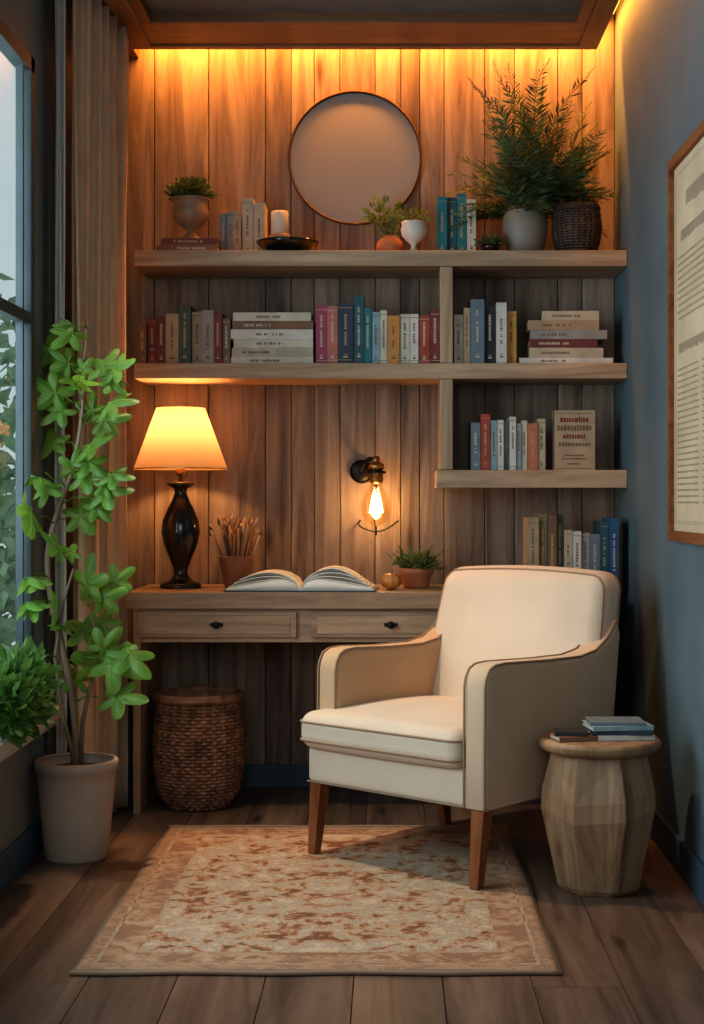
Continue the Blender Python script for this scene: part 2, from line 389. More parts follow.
# ------------------------------------------------------------------ plants helpers
LEAF = transl('fig_leaf_green', (.12, .25, .045), .38, .42, .45, 7, (.30, .50, .07))
FERN = transl('fern_green', (.060, .10, .042), .2, .6, .4, 14, (.10, .16, .045))
FERN2 = transl('herb_green', (.12, .17, .06), .25, .6, .35, 14, (.18, .28, .07))
SILLG = transl('sill_bush_green', (.10, .20, .05), .3, .5, .4, 14, (.18, .38, .08))
STEM = plain('bark', (.22, .15, .10), .8, bump=.4, bscale=90)
SOIL = plain('soil', (.03, .02, .015), .9, bump=.8, bscale=80)
def fern(mb, c, n, L, mat, spread=1., up=(.15, 1.4), lf=.022, step=.010, wid=.3, xmax=1e9, droop=.9, rad=.02, wig=0., xmin=-1e9):
    for i in range(n):
        az = 2*pi*i/n*2.399+R.uniform(-.4, .4); el = R.uniform(*up); l = L*R.uniform(.6, 1.05)
        d = Vector((math.cos(az)*math.cos(el)*spread, math.sin(az)*math.cos(el)*spread*.75, math.sin(el))).normalized()
        p = Vector(c)+Vector((math.cos(az), math.sin(az), 0))*R.random()*rad; pts = [p.copy()]; k = max(5, int(l/step))
        for j in range(k):
            d = (d+Vector((R.uniform(-wig, wig), R.uniform(-wig, wig), -droop*step*(1.2-d.z*.5)*(1+j/k)))).normalized(); p = p+d*(l/k)
            if p.x > xmax or p.x < xmin: break
            if p.y > YB-.03: break
            pts.append(p.copy())
        if len(pts) < 4: continue
        mb.tube(pts[::2]+[pts[-1]] if len(pts) % 2 == 0 else pts[::2], .0014, mat, 4)
        for j in range(2, len(pts)-1):
            t = (pts[j+1]-pts[j-1]).normalized(); s = t.cross(Vector((0, 0, 1)))
            if s.length < .1: s = Vector((math.cos(az+1.5), math.sin(az+1.5), 0))
            s.normalize(); u = s.cross(t); f = j/len(pts)
            ll = lf*(math.sin(pi*min(1, f*.9+.12))**.6)*R.uniform(.8, 1.2)
            for sg in (-1, 1):
                dr = (s*sg+t*.7+u*R.uniform(-.45, .45)).normalized(); q = pts[j]; w = (t*.7+u*.7*R.uniform(-1, 1))*ll*wid
                tip = q+dr*ll
                if tip.x > xmax: continue
                mb.add([q, q+dr*ll*.5-w*.5, tip, q+dr*ll*.5+w*.5], [(0, 1, 2, 3)], mat)
def bushleaf(mb, c, rx, ry, rz, n, s, mat, xmin=-9, xmax=9, dn=1.):
    for _ in range(n):
        d = Vector((R.gauss(0, 1), R.gauss(0, 1), R.gauss(0, 1))).normalized()
        if d.z < -.3: d.z *= dn
        k = R.uniform(.35, 1)
        p = Vector(c)+Vector((d.x*rx, d.y*ry, d.z*rz))*k
        if p.x < xmin or p.x > xmax: continue
        a = (d+Vector((R.uniform(-.5, .5), R.uniform(-.5, .5), R.uniform(-.2, .8)))).normalized(); b = a.cross(Vector((R.uniform(-1, 1), R.uniform(-1, 1), R.uniform(-1, 1)))).normalized()
        nn = a.cross(b); ss = s*R.uniform(.7, 1.25)
        vs = [p, p+a*ss*.45+b*ss*.3+nn*ss*.06, p+a*ss, p+a*ss*.45-b*ss*.3+nn*ss*.06, p+a*ss*.5-nn*ss*.05]
        if min(q.x for q in vs) < xmin: continue
        mb.add(vs, [(0, 1, 4), (1, 2, 4), (2, 3, 4), (3, 0, 4)], mat, True)
def pot(mb, c, prof_out, m, th=.006, seg=40, soil=.85, smooth=True):
    h = prof_out[-1][1]
    pr = [(.0005, .0)]+prof_out+[(r-th, z) for r, z in prof_out[::-1] if z > .01]+[(.0005, .012)]
    mb.lathe(pr, c, m, seg, smooth)
    rs = prof_out[-1][0]-th-.001
    mb.lathe([(.0005, h*soil), (rs*.97, h*soil)], c, SOIL, seg)

GREYP = plain('grey_ceramic', (.25, .205, .165), .5, bump=.2, bscale=30)
fx, fy = .485, 5.385
mb = MB()
pot(mb, (fx, fy, zt), [(.05, 0), (.065, .02), (.078, .07), (.082, .11), (.078, .145), (.070, .163), (.073, .17)], GREYP)
fern(mb, (fx, fy, zt+.15), 80, .33, FERN, xmax=.79, up=(.05, 1.2), lf=.055, step=.011, wid=.22, droop=1.6, wig=.12)
fern(mb, (fx+.03, fy-.01, zt+.15), 34, .56, FERN, xmax=.79, up=(.95, 1.5), lf=.06, step=.012, wid=.22, droop=.5, wig=.13)
fern(mb, (fx+.12, fy-.02, zt+.20), 50, .26, FERN, xmax=.80, up=(.1, 1.2), lf=.05, step=.011, wid=.22, droop=1.4, wig=.12)
mb.build('potted_fern')
def woven(mb, c, prof, m, rows, amp, nst, tr, seg=72):
    def rad(z):
        for (r0, a), (r1, b) in zip(prof[:-1], prof[1:]):
            if a <= z <= b: return r0+(r1-r0)*(z-a)/(b-a+1e-9)
        return prof[-1][0]
    H = prof[-1][1]
    mb.lathe([(.0005, .003)]+[(r-tr*1.2, max(z, .003)) for r, z in prof]+[(r-tr*2.6, z) for r, z in prof[::-1] if z > .01]+[(.0005, .01)], c, m, 36)
    for j in range(rows):
        z = tr+(H-2*tr)*j/(rows-1); r = rad(z)
        pts = []
        for i in range(seg):
            a = 2*pi*i/seg; rr = r+amp*math.cos(nst*a+pi*(j % 2)); pts.append((c[0]+rr*math.cos(a), c[1]+rr*math.sin(a), c[2]+z+R.uniform(-.15, .15)*tr))
        mb.tube(pts, tr, m, 5, closed=True)
    for k in range(nst):
        a = 2*pi*(k+.5)/nst
        mb.tube([(c[0]+(rad(H*q/8)+.0)*math.cos(a), c[1]+(rad(H*q/8))*math.sin(a), c[2]+tr+(H-2*tr)*q/8) for q in range(9)], tr*.9, m, 5)
    for dz, rr in ((0, 0), (tr*1.5, tr*.8)):
        pts = [(c[0]+(rad(H)+rr)*math.cos(2*pi*i/60), c[1]+(rad(H)+rr)*math.sin(2*pi*i/60), c[2]+H-dz) for i in range(60)]
        mb.tube(pts, tr*1.7, m, 6, closed=True)
DWOV = plain('dark_wicker', (.07, .045, .033), .6, var=.4, vscale=30)
mb = MB(); woven(mb, (.668, 5.37, zt), [(.06, 0), (.08, .05), (.085, .10), (.08, .15), (.074, .175)], DWOV, 18, .003, 24, .0045)
mb.build('woven_vase')
WICK = plain('brown_wicker', (.30, .155, .09), .6, var=.55, vscale=25)
mb = MB(); woven(mb, (-.665, 5.215, 0), [(.10, 0), (.135, .05), (.150, .13), (.153, .22), (.148, .30), (.138, .345), (.145, .385)], WICK, 32, .0055, 26, .0062, 104)
mb.build('wicker_basket')
URN = plain('weathered_bronze', (.26, .18, .12), .5, .2, bump=.3, bscale=50)
ux, uy = -.712, 5.36
mb = MB(); pot(mb, (ux, uy, ztop), [(.045, 0), (.045, .008), (.03, .016), (.014, .03), (.016, .042), (.045, .06), (.062, .085), (.066, .105), (.060, .125), (.064, .145), (.073, .152)], URN, .004, soil=.95)
bushleaf(mb, (ux, uy, ztop+.168), .08, .07, .055, 900, .018, FERN, dn=.3)
fern(mb, (ux, uy, ztop+.15), 40, .1, FERN, lf=.012, step=.008, up=(.1, 1.4))
mb.build('potted_moss_urn')
mb = MB(); bx, by2 = -.375, 5.255
mb.lathe([(.0005, 0), (.06, 0), (.075, .008), (.108, .036), (.112, .046), (.106, .046), (.07, .018), (.0005, .016)], (bx+.01, by2+.09, zt), BLACK, 48)
mb.build('dark_bowl')
CAN = transl('candle_wax', (.72, .62, .46), .2, .5, .04)
cx = bx-.018
mb = MB(); WXH = plain('candle_holder_ceramic', (.32, .2, .13), .5)
zc = zt+.0165; by3 = by2+.09
mb.lathe([(.0005, 0), (.03, 0), (.034, .01), (.04, .05), (.035, .056), (.0005, .056)], (cx, by3, zc), WXH, 32)
mb.lathe([(.0005, .056), (.031, .056), (.031, .134), (.028, .138), (.02, .134), (.0005, .132)], (cx, by3, zc), CAN, 32)
mb.tube([(cx, by3, zc+.13), (cx+.001, by3, zc+.148)], .0012, BLACK, 6)
mb.build('pillar_candle')
DISC = plain('mirror_disc', (.25, .235, .215), .5, var=.05, vscale=2)
mb = MB(); Mx = Matrix.Translation((-.129, YB-.001, 2.32)) @ Matrix.Rotation(pi/2, 4, 'X')
mb.lathe([(.0005, .012), (.238, .012)], (0, 0, 0), DISC, 96, M=Mx)
mb.lathe([(.238, 0), (.245, 0), (.247, .004), (.247, .020), (.245, .023), (.242, .023), (.240, .020), (.238, .012)], (0, 0, 0), plain('bronze_rim', (.10, .055, .03), .4, .7), 96, M=Mx)
mb.build('round_mirror')
TERRA = plain('terracotta', (.44, .17, .075), .6, bump=.2, bscale=60)
mb = MB(); pot(mb, (.0, 5.39, zt), [(.028, 0), (.042, .012), (.05, .032), (.046, .052), (.03, .066), (.024, .07), (.026, .075)], TERRA, .003, soil=.9)
fern(mb, (.0, 5.39, zt+.065), 16, .15, FERN2, lf=.02, step=.01, up=(.5, 1.4), spread=1, wid=.5)
bushleaf(mb, (-.025, 5.39, zt+.14), .065, .05, .065, 90, .034, FERN2, dn=.3)
mb.build('potted_seedling')
WCER = plain('white_ceramic', (.62, .56, .48), .35)
mb = MB(); pot(mb, (.084, 5.31, zt), [(.028, 0), (.026, .006), (.010, .014), (.009, .03), (.024, .042), (.042, .062), (.047, .085), (.042, .1), (.046, .11)], WCER, .003, soil=.95)
bushleaf(mb, (.085, 5.31, zt+.125), .055, .045, .035, 90, .022, FERN2, dn=.2)
mb.build('ceramic_goblet_planter')
mb = MB(); pot(mb, (.355, 5.32, zt), [(.025, 0), (.032, .02), (.034, .03)], BLACK, .003, soil=.9)
bushleaf(mb, (.355, 5.32, zt+.037), .045, .035, .022, 120, .02, FERN, dn=.2)
mb.build('small_succulent')

# ------------------------------------------------------------------ desk objects
SHADE, n_, l_, b_ = newmat('lamp_shade_fabric')
n_.remove(b_)
tr_ = N(n_, 'ShaderNodeBsdfTranslucent'); tr_.inputs[0].default_value = (.27, .185, .13, 1)
df_ = N(n_, 'ShaderNodeBsdfDiffuse'); df_.inputs[0].default_value = (.62, .38, .18, 1)
mx_ = N(n_, 'ShaderNodeMixShader'); mx_.inputs[0].default_value = .4
l_.new(tr_.outputs[0], mx_.inputs[1]); l_.new(df_.outputs[0], mx_.inputs[2]); l_.new(mx_.outputs[0], n_['Material Output'].inputs['Surface'])
lx, ly = -.738, 5.29
mb = MB()
mb.lathe([(.0005, 0), (.072, 0), (.074, .008), (.066, .018), (.045, .024), (.034, .034), (.024, .05), (.026, .07), (.042, .11), (.060, .155), (.068, .195), (.064, .235), (.048, .275), (.030, .31), (.021, .335), (.024, .35), (.046, .362), (.048, .37), (.02, .376), (.0005, .377)], (lx, ly, DZ), BLACK, 48)
mb.tube([(lx, ly, DZ+.375), (lx, ly, DZ+.50)], .007, BRASS, 12)
mb.lathe([(.0005, .395), (.016, .397), (.018, .41), (.012, .425), (.014, .47), (.0005, .472)], (lx, ly, DZ), BRASS, 20)
zb, zt2 = DZ+.418, DZ+.638
mb.lathe([(.165, zb-DZ), (.084, zt2-DZ)], (lx, ly, DZ), SHADE, 72)
mb.lathe([(.166, zb-DZ), (.166, zb-DZ+.004)], (lx, ly, DZ), BRASS, 72)
mb.lathe([(.085, zt2-DZ-.004), (.085, zt2-DZ)], (lx, ly, DZ), BRASS, 72)
for k in range(3):
    a = k*2*pi/3; mb.tube([(lx, ly, zt2-.012), (lx+.083*math.cos(a), ly+.083*math.sin(a), zt2-.003)], .0015, BRASS, 5)
mb.ball((lx, ly, DZ+.50), .026, emis('lamp_bulb', (1, .72, .38), 4))
lampo = mb.build('table_lamp')
def light(kind, name, loc, e, colr, parent=None, **k):
    d = bpy.data.lights.new(name, kind); d.energy = e; d.color = colr
    for a, b in k.items():
        if a != 'rot': setattr(d, a, b)
    o = bpy.data.objects.new(name, d); o.location = loc
    if 'rot' in k: o.rotation_euler = k['rot']
    sc.collection.objects.link(o)
    if parent: o.parent = parent
    return o
light('POINT', 'bulb_light', (lx, ly, DZ+.55), 10, (1, .52, .19), lampo, shadow_soft_size=.03)
CUP = plain('brown_cup', (.22, .10, .055), .5, bump=.2)
mb = MB(); qx, qy = -.548, 5.33
mb.lathe([(.0005, 0), (.038, 0), (.042, .01), (.06, .105), (.062, .112), (.057, .112), (.04, .014), (.0005, .012)], (qx, qy, DZ), CUP, 36)
tones = [plain('brush_wood_'+str(i), c, .5) for i, c in enumerate([(.45, .27, .13), (.30, .14, .07), (.5, .36, .22), (.14, .075, .05)])]
for i in range(46):
    a = R.uniform(0, 2*pi); r = R.uniform(.0, .03); L = R.uniform(.17, .225)
    b0 = Vector((qx+r*.7*math.cos(a), qy+r*.7*math.sin(a), DZ+.016)); dd = Vector((math.cos(a)*r*14, math.sin(a)*r*8, 1)).normalized()
    b1 = b0+dd*L
    mb.tube([b0, b0+dd*L*.8, b1], [.0024, .0034, .003], tones[i % 4], 6)
    mb.tube([b1, b1+dd*.012, b1+dd*.026], [.0036, .0052, .001], tones[(i+1) % 4], 6)
mb.build('brush_cup')
mb = MB(); ox, oy = -.30, 5.15; W2, D2 = .25, .10
def pg(u): a = abs(u); return .006+.036*math.sin(pi*min(1, a**.55))**.8*(1-a*.35)+.004*a
nu = 40; vs = []; fs = []
for k, yy in enumerate((-D2, D2)):
    for i in range(nu+1):
        u = -1+2*i/nu; vs.append((u*W2, yy, pg(u)))
for k, yy in enumerate((-D2, D2)):
    for i in range(nu+1):
        u = -1+2*i/nu; vs.append((u*W2, yy, .004))
m1 = nu+1
for i in range(nu):
    fs += [(i, i+1, m1+i+1, m1+i), (2*m1+i, 3*m1+i, 3*m1+i+1, 2*m1+i+1), (i, 2*m1+i, 2*m1+i+1, i+1), (m1+i, m1+i+1, 3*m1+i+1, 3*m1+i)]
fs += [(0, m1, 3*m1, 2*m1), (nu, 2*m1+nu, 3*m1+nu, m1+nu)]
Mo = Matrix.Translation((ox, oy, DZ+.0005)) @ Matrix.Rotation(-.03, 4, 'Z')
mb.add(vs, fs, plain('open_pages', (.78, .74, .66), .7), True, Mo)
mb.box(-W2-.008, W2+.008, -D2-.006, D2+.006, 0, .004, P['nav'], Mo)
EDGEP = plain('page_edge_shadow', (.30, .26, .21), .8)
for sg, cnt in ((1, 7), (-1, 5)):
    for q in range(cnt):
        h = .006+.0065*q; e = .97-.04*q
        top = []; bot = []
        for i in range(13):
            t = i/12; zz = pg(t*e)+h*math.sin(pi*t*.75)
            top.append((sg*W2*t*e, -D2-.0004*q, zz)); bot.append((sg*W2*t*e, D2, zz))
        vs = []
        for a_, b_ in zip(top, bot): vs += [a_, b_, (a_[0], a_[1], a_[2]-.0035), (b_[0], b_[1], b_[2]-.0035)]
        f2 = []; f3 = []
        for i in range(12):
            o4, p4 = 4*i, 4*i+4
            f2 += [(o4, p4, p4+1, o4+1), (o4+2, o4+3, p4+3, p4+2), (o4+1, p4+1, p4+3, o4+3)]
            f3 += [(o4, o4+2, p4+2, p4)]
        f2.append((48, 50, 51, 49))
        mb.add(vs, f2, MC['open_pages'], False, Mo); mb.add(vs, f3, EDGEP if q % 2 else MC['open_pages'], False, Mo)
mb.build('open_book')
ORG = plain('orange_glaze', (.62, .25, .06), .35, var=.2)
mb = MB()
seg = 40; vs = []; fs = []; rg = 14
for j in range(rg+1):
    f = pi*j/rg
    for i in range(seg):
        a = 2*pi*i/seg; r = .034*max(.01, math.sin(f))*(1+.05*math.cos(8*a)); vs.append((r*math.cos(a), r*math.sin(a), .031-.031*math.cos(f)-.006*math.exp(-((f-pi)**2)*5)))
for j in range(rg):
    for i in range(seg): k = (i+1) % seg; fs.append((j*seg+i, j*seg+k, (j+1)*seg+k, (j+1)*seg+i))
mb.add(vs, fs, ORG, True); mb.tube([(0, 0, .052), (.002, 0, .062), (.006, 0, .07)], [.005, .003, .003], STEM, 6)
mb.build('small_pumpkin', loc=(.004, 5.18, DZ))
mb = MB(); tx, ty = .092, 5.31
pot(mb, (tx, ty, DZ), [(.045, 0), (.048, .01), (.056, .05), (.062, .053), (.063, .068), (.061, .07)], TERRA, .005, soil=.9)
fern(mb, (tx, ty, DZ+.06), 50, .10, FERN2, lf=.018, step=.009, up=(.1, 1.3), spread=1.2, rad=.04, wid=.5)
bushleaf(mb, (tx, ty, DZ+.088), .075, .05, .03, 150, .022, FERN2, dn=.2)
mb.build('potted_herb')
# wall sconce
mb = MB(); wx, wz = -.05, 1.165
My = Matrix.Translation((-.105, YB-.001, wz)) @ Matrix.Rotation(pi/2, 4, 'X')
mb.lathe([(.0005, .022), (.03, .022), (.042, .014), (.044, 0)], (0, 0, 0), IRON, 32, M=My)
mb.tube([(-.105, YB-.02, wz), (-.105, YB-.07, wz+.01), (-.095, YB-.1, wz+.03), (-.07, YB-.11, wz+.045), (-.05, YB-.11, wz+.04)], .008, IRON, 10)
sy = YB-.11
mb.lathe([(.0005, .055), (.012, .053), (.016, .04), (.016, .03), (.028, .026), (.030, .008), (.024, .004), (.026, -.03), (.022, -.045), (.0005, -.045)], (wx, sy, wz), BRASS, 32)
mb.lathe([(.027, .0), (.036, -.002), (.036, -.008), (.027, -.01)], (wx, sy, wz), IRON, 32)
mb.lathe([(.02, -.045), (.024, -.06), (.043, -.09), (.055, -.125), (.053, -.158), (.038, -.184), (.016, -.197), (.0005, -.199)], (wx, sy, wz), clearglass('bulb_glass', (1, .90, .72), .14), 32)
FIL = emis('filament', (1, .66, .28), 40)
for k in range(8):
    a = k*pi/4; b = a+pi/8
    mb.tube([(wx+.012*math.cos(a), sy+.012*math.sin(a), wz-.09), (wx+.025*math.cos(b), sy+.025*math.sin(b), wz-.15)], .0024, FIL, 5)
mb.tube([(wx, sy, wz-.045), (wx, sy, wz-.085)], .004, BRASS, 8)
mb.tube([(wx-.055+.14*i/16-.005, sy, wz-.20-.028*math.sin(pi*i/16)+.02*(i/16)) for i in range(17)], .003, IRON, 8)
mb.tube([(wx, sy, wz-.199), (wx, sy, wz-.232)], .003, IRON, 6)
mb.tube([(wx-.06, sy, wz-.2), (wx-.064, sy+.05, wz-.19), (wx-.06, YB-.002, wz-.18)], .003, IRON, 6)
scn = mb.build('wall_sconce')
light('POINT', 'sconce_light', (wx, sy, wz-.115), 3.6, (1, .64, .34), scn, shadow_soft_size=.02)

# ------------------------------------------------------------------ curtain
LIN = transl('linen_curtain', (.76, .58, .40), .3, .85, .10, 12, (.78, .56, .36), bump=.3, bscale=250)
SHEER = transl('sheer_curtain', (.82, .80, .76), .55, .8, .05, 12, (.88, .88, .85))
def curtain(name, p0, p1, zlo, zhi, amp, nw, m, seed):
    mb = MB(); nu, nz = nw*16, 26; r = random.Random(seed)
    p0, p1 = Vector(p0), Vector(p1); d = (p1-p0); nr = Vector((d.y, -d.x)).normalized(); vs = []
    for j in range(nz+1):
        v = j/nz; z = zlo+(zhi-zlo)*v
        for i in range(nu+1):
            u = i/nu; k = u*nw
            a = amp*(.75+.25*math.cos(3*v+k))
            off = a*math.sin(2*pi*k+.5*math.sin(1.7*k+2.2*v))+.006*math.sin(5*v+9*u)
            lat = .012*math.sin(4*pi*k+1)+.01*math.sin(3*v+4*u)
            q = p0+d*u+nr*off+d.normalized()*lat
            vs.append((q.x, q.y, z))
    w = nu+1
    mb.add(vs, [(j*w+i, j*w+i+1, (j+1)*w+i+1, (j+1)*w+i) for j in range(nz) for i in range(nu)], m, True)
    o = mb.build(name); s = o.modifiers.new('Solidify', 'SOLIDIFY'); s.thickness = .002
    return o
curtain('linen_curtain', (-.985, 4.64), (-.917, 5.215), .012, 2.684, .030, 6, LIN, 3)
curtain('sheer_curtain', (-1.005, 4.565), (-1.015, 4.635), .012, 2.684, .016, 3, SHEER, 5)

# ------------------------------------------------------------------ fig tree
mb = MB(); px, py = -.93, 4.45
PLANTP = plain('planter_clay', (.46, .36, .28), .7, bump=.3, bscale=30, var=.1)
pot(mb, (px, py, 0), [(.088, 0), (.092, .008), (.102, .10), (.112, .22), (.116, .262), (.122, .265), (.123, .288), (.119, .292)], PLANTP, .01, soil=.9)
tr = [(-.935, .26), (-.93, .42), (-.955, .58), (-1.0, .76), (-1.015, .90), (-.985, 1.02), (-.95, 1.12), (-.925, 1.24), (-.915, 1.36), (-.915, 1.47), (-.90, 1.57)]
tp = []
for i in range(len(tr)-1):
    for k in range(4):
        f = k/4; tp.append(Vector((tr[i][0]*(1-f)+tr[i+1][0]*f, py-.03*math.sin((i+f)*.5), tr[i][1]*(1-f)+tr[i+1][1]*f)))
tp.append(Vector((tr[-1][0], py, tr[-1][1])))
for _ in range(2): tp = [tp[0]]+[(tp[i-1]+tp[i]*2+tp[i+1])/4 for i in range(1, len(tp)-1)]+[tp[-1]]
n = len(tp); mb.tube(tp, [.012*(1-.7*i/n) for i in range(n)], STEM, 8)
tr2 = [(-.925, .26), (-.915, .40), (-.89, .52), (-.875, .66), (-.90, .74)]
tp2 = [Vector((a, py+.02, b)) for a, b in tr2]; mb.tube(tp2, [.008, .007, .006, .004, .003], STEM, 8)
tr3 = [(-.93, .30), (-.965, .44), (-.985, .60), (-.96, .76), (-.93, .86)]
tp3 = [Vector((a, py-.04, b)) for a, b in tr3]; mb.tube(tp3, [.007, .006, .006, .004, .003], STEM, 8)
VEIN = transl('leaf_vein', (.26, .40, .12), .3, .5, .1, 9, (.34, .55, .12))
def lobed(mb, base, tip_dir, nrm, s, m):
    t = tip_dir.normalized(); b = nrm.cross(t).normalized(); nn = t.cross(b)
    cup = R.uniform(.3, .8); ctr = base+t*s*.5
    def P3(th, rr):
        a = t*math.cos(th)*1.12+b*math.sin(th)
        z = -cup*(rr*rr)/s+.06*s*math.cos(5*th)*min(1, rr/(.4*s))
        return ctr+a*rr+nn*z
    K = 50; vs = [ctr]; fs = []
    for ring in (.4, .75, 1.):
        for i in range(K):
            th = 2*pi*i/K
            at = abs(math.atan2(math.sin(th), math.cos(th)))
            lob = abs(math.cos(2.5*th))**1.5
            jag = 1+.06*math.sin(25*th)*(ring == 1.)
            rr = s*(.28+.36*lob)*(1.12-.38*at/pi)*ring*jag
            vs.append(P3(th, rr))
    for i in range(K):
        j = (i+1) % K; fs.append((0, 1+i, 1+j)); fs.append((1+i, 1+K+i, 1+K+j, 1+j)); fs.append((1+K+i, 1+2*K+i, 1+2*K+j, 1+K+j))
    cl = lambda v: Vector((max(v.x, XL+.022), v.y, v.z))
    mb.add([cl(v) for v in vs], fs, m, True)
    for q in range(5):
        th = q*2*pi/5; rr = s*.52*(1.12-.38*abs(math.atan2(math.sin(th), math.cos(th)))/pi)
        up = nn*(.0008 if nn.y < 0 else -.0008)
        mb.tube([cl(P3(th, rr*f)+up) for f in (0.02, .35, .7, .98)], [.0012, .001, .0008, .0003], VEIN, 4)
lf = [(-1.0, 1.50, .11), (-.86, 1.47, .10), (-.81, 1.44, .09), (-.93, 1.56, .09), (-.90, 1.41, .1), (-.81, 1.34, .11), (-.98, 1.38, .11), (-.86, 1.31, .1),
      (-1.0, 1.26, .11), (-.89, 1.23, .11), (-1.01, 1.15, .11), (-.91, 1.14, .11), (-.85, 1.08, .10), (-1.02, 1.03, .11), (-.93, 1.02, .1),
      (-1.03, .86, .11), (-.90, .80, .11), (-.83, .82, .09), (-.98, .74, .1), (-.81, .61, .14), (-.76, .63, .11), (-.88, .57, .12), (-.80, .50, .11), (-.90, .68, .11), (-1.01, .60, .09), (-.82, 1.14, .08), (-1.03, .79, .1), (-.95, 1.46, .08), (-.96, .92, .08)]
allp = tp+tp2+tp3
for a, z, s in lf:
    yy = py+R.uniform(-.10, .06)
    if a < -1.0: yy = py-R.uniform(.1, .22)
    c = Vector((a, yy, z))
    near = min(allp, key=lambda q: (q-c).length+abs(q.z-(z-.05))*.6)
    d = (c-near); d.y *= .6
    if d.length < .02: d = Vector((R.uniform(-.5, .5), -.3, .2))
    d.normalize()
    base = c-d*s*.45
    md = (near+base)/2+Vector((0, 0, .012))
    mb.tube([near, md, base, base+d*s*.3], [.0028, .002, .0018, .001], LEAF, 5)
    dd = (d+Vector((0, -.15, R.uniform(-.55, .1)))).normalized()
    nm = Vector((R.uniform(-.6, .6), -.85+R.uniform(-.3, .3), .7+R.uniform(-.4, .4)))
    lobed(mb, base, dd, nm, s*R.uniform(.95, 1.15), LEAF)
    if R.random() < .65:
        an = R.choice((-1, 1))*R.uniform(.8, 1.4)
        d2 = Matrix.Rotation(an, 3, 'Y') @ dd
        lobed(mb, base+Vector((0, .01, -.005)), d2, nm+Vector((R.uniform(-.3, .3), 0, R.uniform(-.3, .3))), s*R.uniform(.7, .9), LEAF)
mb.build('potted_fig_tree')
mb = MB()
pot(mb, (-1.018, 4.04, .4405), [(.022, 0), (.025, .01), (.029, .05), (.030, .06)], PLANTP, .003)
for cc, rx, rz in (((-1.0, 4.10, .54), .06, .10), ((-1.0, 3.98, .55), .075, .11), ((-1.0, 3.90, .53), .07, .09)):
    bushleaf(mb, cc, rx, .09, rz, 330, .052, SILLG, xmin=-1.045, xmax=-.945)
mb.build('potted_bush')

# ------------------------------------------------------------------ armchair
FAB = plain('cream_linen_upholstery', (.62, .505, .39), .85, bump=.3, bscale=350, var=.06, vscale=5, sheen=.15, spec=.2)
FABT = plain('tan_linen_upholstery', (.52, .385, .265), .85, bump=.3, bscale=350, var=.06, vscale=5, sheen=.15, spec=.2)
FABL = plain('linen_lamp_tint', (.52, .345, .21), .85, bump=.3, bscale=350, var=.06, vscale=5, sheen=.15, spec=.2)  # left arm linen: warm lamp light painted into the fabric colour
PIPE = plain('piping_cord', (.30, .20, .13), .8)
Wc = .68
mb = MB()
mb.puff(Wc/2-.002, .29, .055, .018, FAB, Matrix.Translation((Wc/2, .30, .275)), mid=6)
mb.puff((Wc-.078)/2+.002, .29, .054, .040, FAB, Matrix.Translation(((Wc-.078)/2-.004, .262, .380)), pz=.024, mid=12)
def arm(x0, x1, t0, mt):
    prof = [(t0, .225), (t0, .40), (t0+.002, .555), (t0+.008, .580), (t0+.022, .602), (t0+.045, .613), (t0+.09, .616), (.30, .608), (.46, .606), (.54, .618), (.60, .65), (.655, .70), (.675, .66), (.64, .40), (.615, .225)]
    mb.prism(prof, x0, x1, mt, .018, 5)
    pp = prof[:12]
    for xx in (x0+.005, x1-.005):
        mb.tube([(xx, p[0]-.001*(1 if i < 4 else 0), p[1]-(.001 if i > 4 else 0)) for i, p in enumerate(pp)], .0036, PIPE, 6)
arm(-.0, .080, .055, FABL)
arm(Wc-.080, Wc, .0, FABT)
def rake(p):
    f = (p.z+.31)/.62
    p = p.copy(); p.z += .014*(1-(p.x/.34)**2)*f
    p.x *= 1-.085*f*f
    p.y += .25*(p.z+.0)
    return p
zbk = .53
mb.puff(Wc/2-.001, .064, .308, .052, FAB, Matrix.Translation((Wc/2, .605, zbk)), py=.030, mid=16, fn=rake)
def outline(hx, hz, r, y, kk=8):
    pts = []
    for cxx, czz, a0 in ((hx-r, hz-r, 0), (-hx+r, hz-r, pi/2), (-hx+r, -hz+r, pi), (hx-r, -hz+r, 3*pi/2)):
        for i in range(kk+1):
            a = a0+pi/2*i/kk; pts.append(Vector((cxx+r*math.cos(a), y, czz+r*math.sin(a))))
    out = []
    for i in range(len(pts)):
        a, b = pts[i], pts[(i+1) % len(pts)]; out.append(a)
        if (b-a).length > .1:
            for q in range(1, 8): out.append(a.lerp(b, q/8))
    return out
for yo in (-.044, .046):
    pts = [rake(p)+Vector((Wc/2, .605, zbk)) for p in outline(Wc/2-.010, .298, .046, yo)]
    mb.tube(pts, .0042, PIPE, 6, closed=True)
def loop(hx, hy, r, z, cx, cy):
    pts = []
    for ax, ay, a0 in ((hx-r, hy-r, 0), (-hx+r, hy-r, pi/2), (-hx+r, -hy+r, pi), (hx-r, -hy+r, 3*pi/2)):
        for i in range(7):
            a = a0+pi/2*i/6; pts.append((cx+ax+r*math.cos(a), cy+ay+r*math.sin(a), z))
    return pts
hx = (Wc-.078)/2+.002
for zz in (.406, .352): mb.tube(loop(hx+.001, .291, .040, zz, (Wc-.078)/2-.004, .262), .0038, PIPE, 6, closed=True)
mb.tube([(0.002+.0, .012, .224), (Wc-.002, .012, .224)], .003, PIPE, 6)
